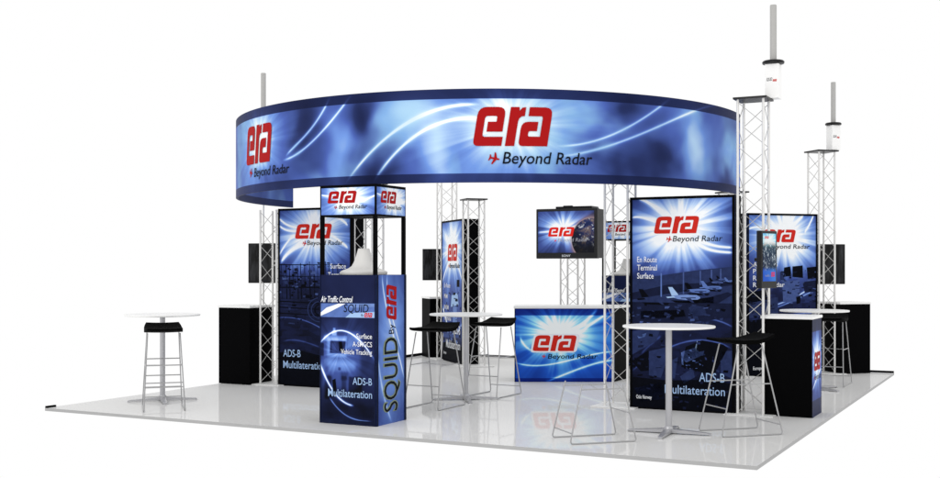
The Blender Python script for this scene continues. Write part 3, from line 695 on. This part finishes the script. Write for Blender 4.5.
# ------------------------------------------------------------------ counter
cw0, cw1 = gp(514.5, 15.84), gp(614.3, 15.84)
ct = thing('reception_counter', 'wide counter with bright blue logo front and thin white top under the television', 'counter', (cw0, 15.84, 0))
CW = cw1 - cw0; foot = [(0, 0), (CW, 0), (CW + .29, .56), (CW + .22, .66), (.05, .66)]
bm = bmesh.new(); prism(bm, foot, .003, 1.045); obj('body', bm, M['black'], ct)
bm = bmesh.new(); prism(bm, [(-.012, -.015), (CW + .012, -.015), (CW + .31, .555), (CW + .23, .68), (.035, .68)], 1.046, 1.078)
obj('counter_top', bm, M['white'], ct)
CBL = [(0, lin(6, 12, 50)), (.16, lin(16, 40, 130)), (.36, lin(34, 92, 205)), (.55, lin(84, 165, 240)), (.76, lin(160, 232, 255)), (1, lin(250, 255, 255))]
def ctp(p): return ((p[0] - 78) / 792 * CW, 1.04 - (p[1] - 65) / 590 * 1.04)     # from the crop (505,300) at 7.97
m_c = flare_mat('counter_print', [(*ctp((430, 270)), .27, 1.0, 1.35)],
                [([ctp(p) for p in ((500, 290), (580, 220), (660, 150), (735, 72))], .028, .7), ([ctp(p) for p in ((560, 290), (660, 210), (760, 140), (862, 85))], .022, .55),
                 ([ctp(p) for p in ((120, 300), (150, 350), (190, 390), (240, 415))], .022, .4), ([ctp(p) for p in ((80, 500), (250, 525), (420, 505), (620, 455), (870, 412))], .014, .45),
                 ([ctp(p) for p in ((330, 655), (480, 595), (650, 530), (870, 480))], .018, .5)],
                base=.24, ramp=CBL, seed=12.6, noise_amp=.14, rays=1.25, bands=[(ctp((0, 120))[1], 1.05, .38), (0, .05, .5)])
q = Print((0, 0, .004), (1, 0, 0), (0, -1, 0), CW, 1.04, m_c)
q.logo(ctp((220, 0))[0], ctp((0, 408))[1], ctp((575, 0))[0] - ctp((220, 0))[0], ctp((0, 280))[1] - ctp((0, 408))[1], M['bred'], halo=M['w'])
a = ctp((343, 468)); q.text('Beyond Radar', a[0], a[1], ctp((0, 432))[1] - a[1], M['k'], w=ctp((735, 0))[0] - a[0], shear=.17, bold=.008); q.plane(*ctp((300, 448)), .07, M['bred'])
q.poly([(0, 0), (.012, 0), (.012, 1.04), (0, 1.04)], M['nb'], 4); q.done('graphic', ct)

# ------------------------------------------------------------------ television
tv = thing('television', 'large charcoal flat television showing a red logo over the Earth, above the counter', 'television', (.966, 16.3, 0), DA)
TVW, Z0, Z1 = .95, 1.757, 2.482
bm = bmesh.new(); box(bm, 0, TVW, 0, .10, Z0, Z1, .012); obj('casing', bm, M['casing'], tv)
bm = bmesh.new(); box(bm, .05, TVW - .01, .098, .36, Z0 + .008, Z1 - .01, .01); obj('rear_housing', bm, M['casing'], tv)
bm = bmesh.new(); box(bm, .30, .86, .02, .30, Z1 - .002, Z1 + .03, .008); box(bm, .42, .56, .015, .06, Z1 + .02, Z1 + .042, .006); obj('top_bar', bm, M['dark'], tv)
bm = bmesh.new(); tube(bm, [(.5, .36, 2.1), (.5, .62, 2.1)], .03, 12); box(bm, .40, .60, .355, .375, 1.95, 2.25); obj('mount', bm, M['dark'], tv)
def earth(x, U, V, c):
    dx, dy = x.sub(U, .83), x.sub(V, .19); r = x.sqrt(x.add(x.sq(dx), x.sq(dy)))
    inside = x.step(r, .307, .300); rim = x.exp(x.mul(x.absv(x.sub(r, .305)), -40))
    n = x.noise(x.vec(U, V, 3), 7, 5, .65, .4); n2 = x.noise(x.vec(U, V, 9), 12, 4, .7)
    land = x.ramp(n, [(.3, lin(10, 16, 44)), (.50, lin(34, 48, 100)), (.58, lin(112, 98, 104)), (.68, lin(170, 150, 120))])
    cl = x.mix(x.step(n2, .55, .64), land, lin(225, 230, 240))
    lit = x.mul(x.step(V, .02, .40), x.step(U, .52, .74))
    cl = x.mix(x.add(.03, x.mul(lit, .9)), (.002, .002, .004), cl)
    c = x.mix(x.mul(rim, .8), c, lin(180, 150, 140))
    return x.mix(inside, c, cl)
sw, sh = .87, .60
m_tv = flare_mat('tv_picture', [(.40, .33, .20, .8, 1.3)], [([(0, .30), (.15, .31), (.35, .32)], .02, .4)], base=.15, seed=14.2, noise_amp=.16, rays=1.3, emit=.95, cloud=2.5, extra=earth)
q = Print((.035, -.001, 1.842), (1, 0, 0), (0, -1, 0), sw, sh, m_tv)
for k_ in ('bred', 'lb'):
    mm = M[k_].copy(); mm.name = 'screen_' + k_; bb = mm.node_tree.nodes['Principled BSDF']; bb.inputs['Base Color'].default_value = (.01, .01, .01, 1)
    for l_ in list(bb.inputs['Base Color'].links): mm.node_tree.links.remove(l_)
    bb.inputs['Emission Color'].default_value = (*(lin(215, 30, 18) if k_ == 'bred' else lin(150, 150, 160)), 1); bb.inputs['Emission Strength'].default_value = 1; M['s_' + k_] = mm
q.logo(.155, .235, .42, .135, M['s_bred']); q.text('Beyond Radar', .315, .16, .05, M['s_lb'], w=.46, shear=.17, bold=.004); q.plane(.26, .18, .05, M['s_bred'])
q.done('screen', tv)
q = Print((.38, -.001, 1.775), (1, 0, 0), (0, -1, 0), .2, .05, M['casing']); q.text('SONY', .03, .008, .03, M['w'], w=.135, bold=.012); q.done('nameplate', tv)

# ------------------------------------------------------------------ portrait monitors
m_off = None
mo, nt, b = newmat('dark_screen_painted_reflection'); x = NX(nt); tcn = nt.nodes.new('ShaderNodeTexCoord'); sp = nt.nodes.new('ShaderNodeSeparateXYZ'); nt.links.new(tcn.outputs['Object'], sp.inputs[0])
nn = x.noise(x.vec(x.mul(sp.outputs[0], 14), x.mul(sp.outputs[2], 2.5), 1), 1, 3, .6)  # upright noise streaks: faint screen reflections painted into the base colour
nt.links.new(x.ramp(nn, [(.4, (.006, .006, .006)), (.62, (.03, .031, .034)), (.75, (.06, .062, .07))]), b.inputs['Base Color']); b.inputs['Roughness'].default_value = .25; b.inputs['Specular IOR Level'].default_value = .12
M['off'] = mo
def make_monitor(label, W, H, screen):
    t = thing('portrait_monitor', label, 'monitor', group='portrait monitors on the tall trusses')
    bm = bmesh.new(); box(bm, -W / 2, W / 2, 0, .06, -H / 2, H / 2, .008); obj('casing', bm, M['dark'], t)
    bm = bmesh.new(); box(bm, -.09, .09, .058, .075, -.09, .09); tube(bm, [(0, .07, 0), (0, .17, 0)], .02, 10); obj('bracket', bm, M['dark'], t)
    if screen == 'off':
        bm = bmesh.new(); box(bm, -W / 2 + .018, W / 2 - .018, -.003, .001, -H / 2 + .03, H / 2 - .018); obj('screen', bm, M['off'], t)
    return t
mn = make_monitor('dark portrait monitor hanging on the left edge truss above a plain podium', .43, .57, 'off'); mn.location = (gp(262, 15.92), 15.92, 1.69); mn.rotation_euler[2] = R(-14)
dup(mn, (gp(434, 20.15), 20.15, 1.68), R(-10), 'small dark portrait monitor far back beside the narrow slanted panel')
m4o = dup(mn, (gp(832, 17.42), 17.42, 1.68), R(10), 'dark portrait monitor on the far right truss above the rear black podium'); m4o.scale = (1.04, 1, 1.1)
ml = make_monitor('lit portrait monitor with a blue traffic map, on the truss above the front podium', .34, .62, 'on')
ml.location = (gp(769.3, 12.02), 12.02, 1.715); ml.rotation_euler[2] = R(46)
def traffic(x, U, V, c):
    n = x.noise(x.vec(U, x.mul(V, .6), 2), 26, 3, .7, 1.5); mid = x.mul(x.step(V, .10, .16), x.step(V, .44, .36))
    dk = x.ramp(n, [(.5, lin(22, 30, 34)), (.57, lin(70, 86, 92)), (.62, lin(225, 235, 240))]); return x.mix(x.mul(mid, .92), c, dk)
m_ml = flare_mat('monitor_picture', [(.14, .44, .10, .55, 2.0)], [([(0, .38), (.14, .42), (.28, .38)], .012, .5)], base=.36, ramp=CBL, seed=15, noise_amp=.15, emit=.85, cloud=5, extra=traffic)
q = Print((-.14, -.001, -.235), (1, 0, 0), (0, -1, 0), .28, .515, m_ml); q.logo(.03, .46, .09, .026, M['s_bred']); q.logo(.17, .05, .08, .05, M['s_bred']); q.text('traffic', .04, .05, .025, M['s_lb'], w=.1)
q.done('screen', ml)

# ------------------------------------------------------------------ round bar tables
def make_table(label):
    t = thing('bar_table', label, 'table', group='round white bar tables')
    bm = bmesh.new(); lathe(bm, [(.41, 1.036), (.444, 1.039), (.45, 1.046), (.45, 1.054), (.445, 1.060)], 64); obj('tabletop', bm, M['white'], t, True)
    bm = bmesh.new(); lathe(bm, [(.031, .045), (.031, 1.02)], 24); lathe(bm, [(.10, 1.022), (.10, 1.035)], 24); lathe(bm, [(.045, .03), (.045, .06), (.033, .075)], 24); obj('column', bm, M['steel'], t, True)
    for k in range(4):
        a_ = k * math.pi / 2; bm = bmesh.new(); c, s_ = math.cos(a_), math.sin(a_)
        v = []
        for (r, w_, z0, z1) in ((.02, .036, .012, .05), (.39, .022, .008, .024), (.41, .018, .0, .018)):
            v.append([bm.verts.new((r * c - y * s_, r * s_ + y * c, z)) for y, z in ((-w_, z0), (w_, z0), (w_, z1), (-w_, z1))])
        for A, B in zip(v, v[1:]):
            for i in range(4): bm.faces.new((A[i], A[(i + 1) % 4], B[(i + 1) % 4], B[i]))
        bm.faces.new(v[0][::-1]); bm.faces.new(v[-1]); obj('foot', bm, M['steel'], t)
    return t
tb = make_table('round white bar table in front of the airport graphic panel, nearest the camera'); tb.location = (1.95, 10.93, 0); tb.rotation_euler[2] = R(-22)
dup(tb, (-.05, 13.72, 0), R(8), 'round white bar table with a black stool on either side, mid booth')
dup(tb, (gp(162.5, 13.6), 13.6, 0), R(20), 'round white bar table standing alone with one stool at the left platform end')
dup(tb, (gp(814.3, 14.9), 14.9, 0), R(30), 'round white bar table partly hidden behind the front podium')

# ------------------------------------------------------------------ stools
def make_stool(label, seat=True, zt=.875):
    t = thing('bar_stool', label, 'stool', group='black wire bar stools' if seat else None); r = .0070
    k = zt / .875; xb, xt = .335, .335 - .205 * k; yb, yt = .225, .225 - .045 * k
    def leg(sx, sy, z): q = z / zt; return (sx * (xb + (xt - xb) * q), sy * (yb + (yt - yb) * q), z)
    for sy in (-1, 1):
        bm = bmesh.new()
        pts = [leg(-1, sy, zt), (-xb, sy * yb, r), (xb, sy * yb, r), leg(1, sy, zt)]
        tube(bm, fillet(pts, .035, 5), r, 8)
        tube(bm, [leg(-1, sy, .50), leg(1, sy, .50)], r * .85, 8)
        obj('side_frame', bm, M['chrome'], t, True)
    bm = bmesh.new(); tube(bm, [leg(-1, -1, .27), leg(-1, 1, .27)], r * .85, 8); obj('footrest', bm, M['chrome'], t, True)
    bm = bmesh.new(); tube(bm, [leg(1, -1, .10), leg(1, 1, .10)], r * .85, 8); obj('stretcher', bm, M['chrome'], t, True)
    bm = bmesh.new(); tube(bm, [(-.05, -(yb + yt) / 2, .5), (.05, (yb + yt) / 2, .5)], r * .6, 6); obj('cross_bar', bm, M['chrome'], t, True)
    if seat:
        bm = bmesh.new(); nx, ny = 16, 10; g = {}
        for i in range(nx + 1):
            for j in range(ny + 1):
                u, v = i / nx * 2 - 1, j / ny * 2 - 1
                X = u * .27; Y = v * (.215 - .03 * abs(u) ** 3)
                Z = zt + .012 + (.10 * max(0, u - .15) ** 1.7 if u > 0 else .045 * max(0, -u - .25) ** 1.6) + .006 * v * v
                th = .034 - .018 * abs(u) ** 2
                g[i, j] = (bm.verts.new((X, Y, Z - .008)), bm.verts.new((X, Y, Z + th)))
        for i in range(nx):
            for j in range(ny):
                for s_ in (0, 1):
                    q = [g[i, j][s_], g[i + 1, j][s_], g[i + 1, j + 1][s_], g[i, j + 1][s_]]; bm.faces.new(q if s_ else q[::-1])
        bd = [(i, 0) for i in range(nx)] + [(nx, j) for j in range(ny)] + [(i, ny) for i in range(nx, 0, -1)] + [(0, j) for j in range(ny, 0, -1)]
        for p, q in zip(bd, bd[1:] + bd[:1]): bm.faces.new((g[p][0], g[q][0], g[q][1], g[p][1]))
        obj('seat', bm, M['fabric'], t, True)
    return t
st = make_stool('black seated wire bar stool in front of the front podium, right of the nearest table'); st.location = (2.66, 10.96, 0); st.rotation_euler[2] = R(17)
sl = dup(st, (-3.545, 12.88, 0), R(107.6), 'black wire bar stool with ladder rungs tucked under the lone left table')
for sx, zz in ((-1, .515), (-1, .32), (1, .56), (1, .36), (1, .22)):
    q_ = zz / .875; xx, yy = sx * (.335 - .205 * q_), .225 - .045 * q_
    bm = bmesh.new(); tube(bm, [(xx, -yy, zz), (xx, yy, zz)], .0066, 8); obj('rung', bm, M['chrome'], sl, True)
dup(st, (-.41, 13.02, 0), R(62), 'black wire bar stool left of the mid booth table, beside the display tower')
dup(st, (.30, 14.2, 0), R(60), 'black wire bar stool right of the mid booth table, beside the counter')
dup(st, (5.02, 15.5, 0), R(62), 'black wire bar stool behind the front podium, beside the rear table')
fr = make_stool('low wire stool frame without a seat in front of the counter', False, .545); fr.name = 'stool_frame'; fr.location = (1.17, 10.53, 0); fr.rotation_euler[2] = R(197.5)
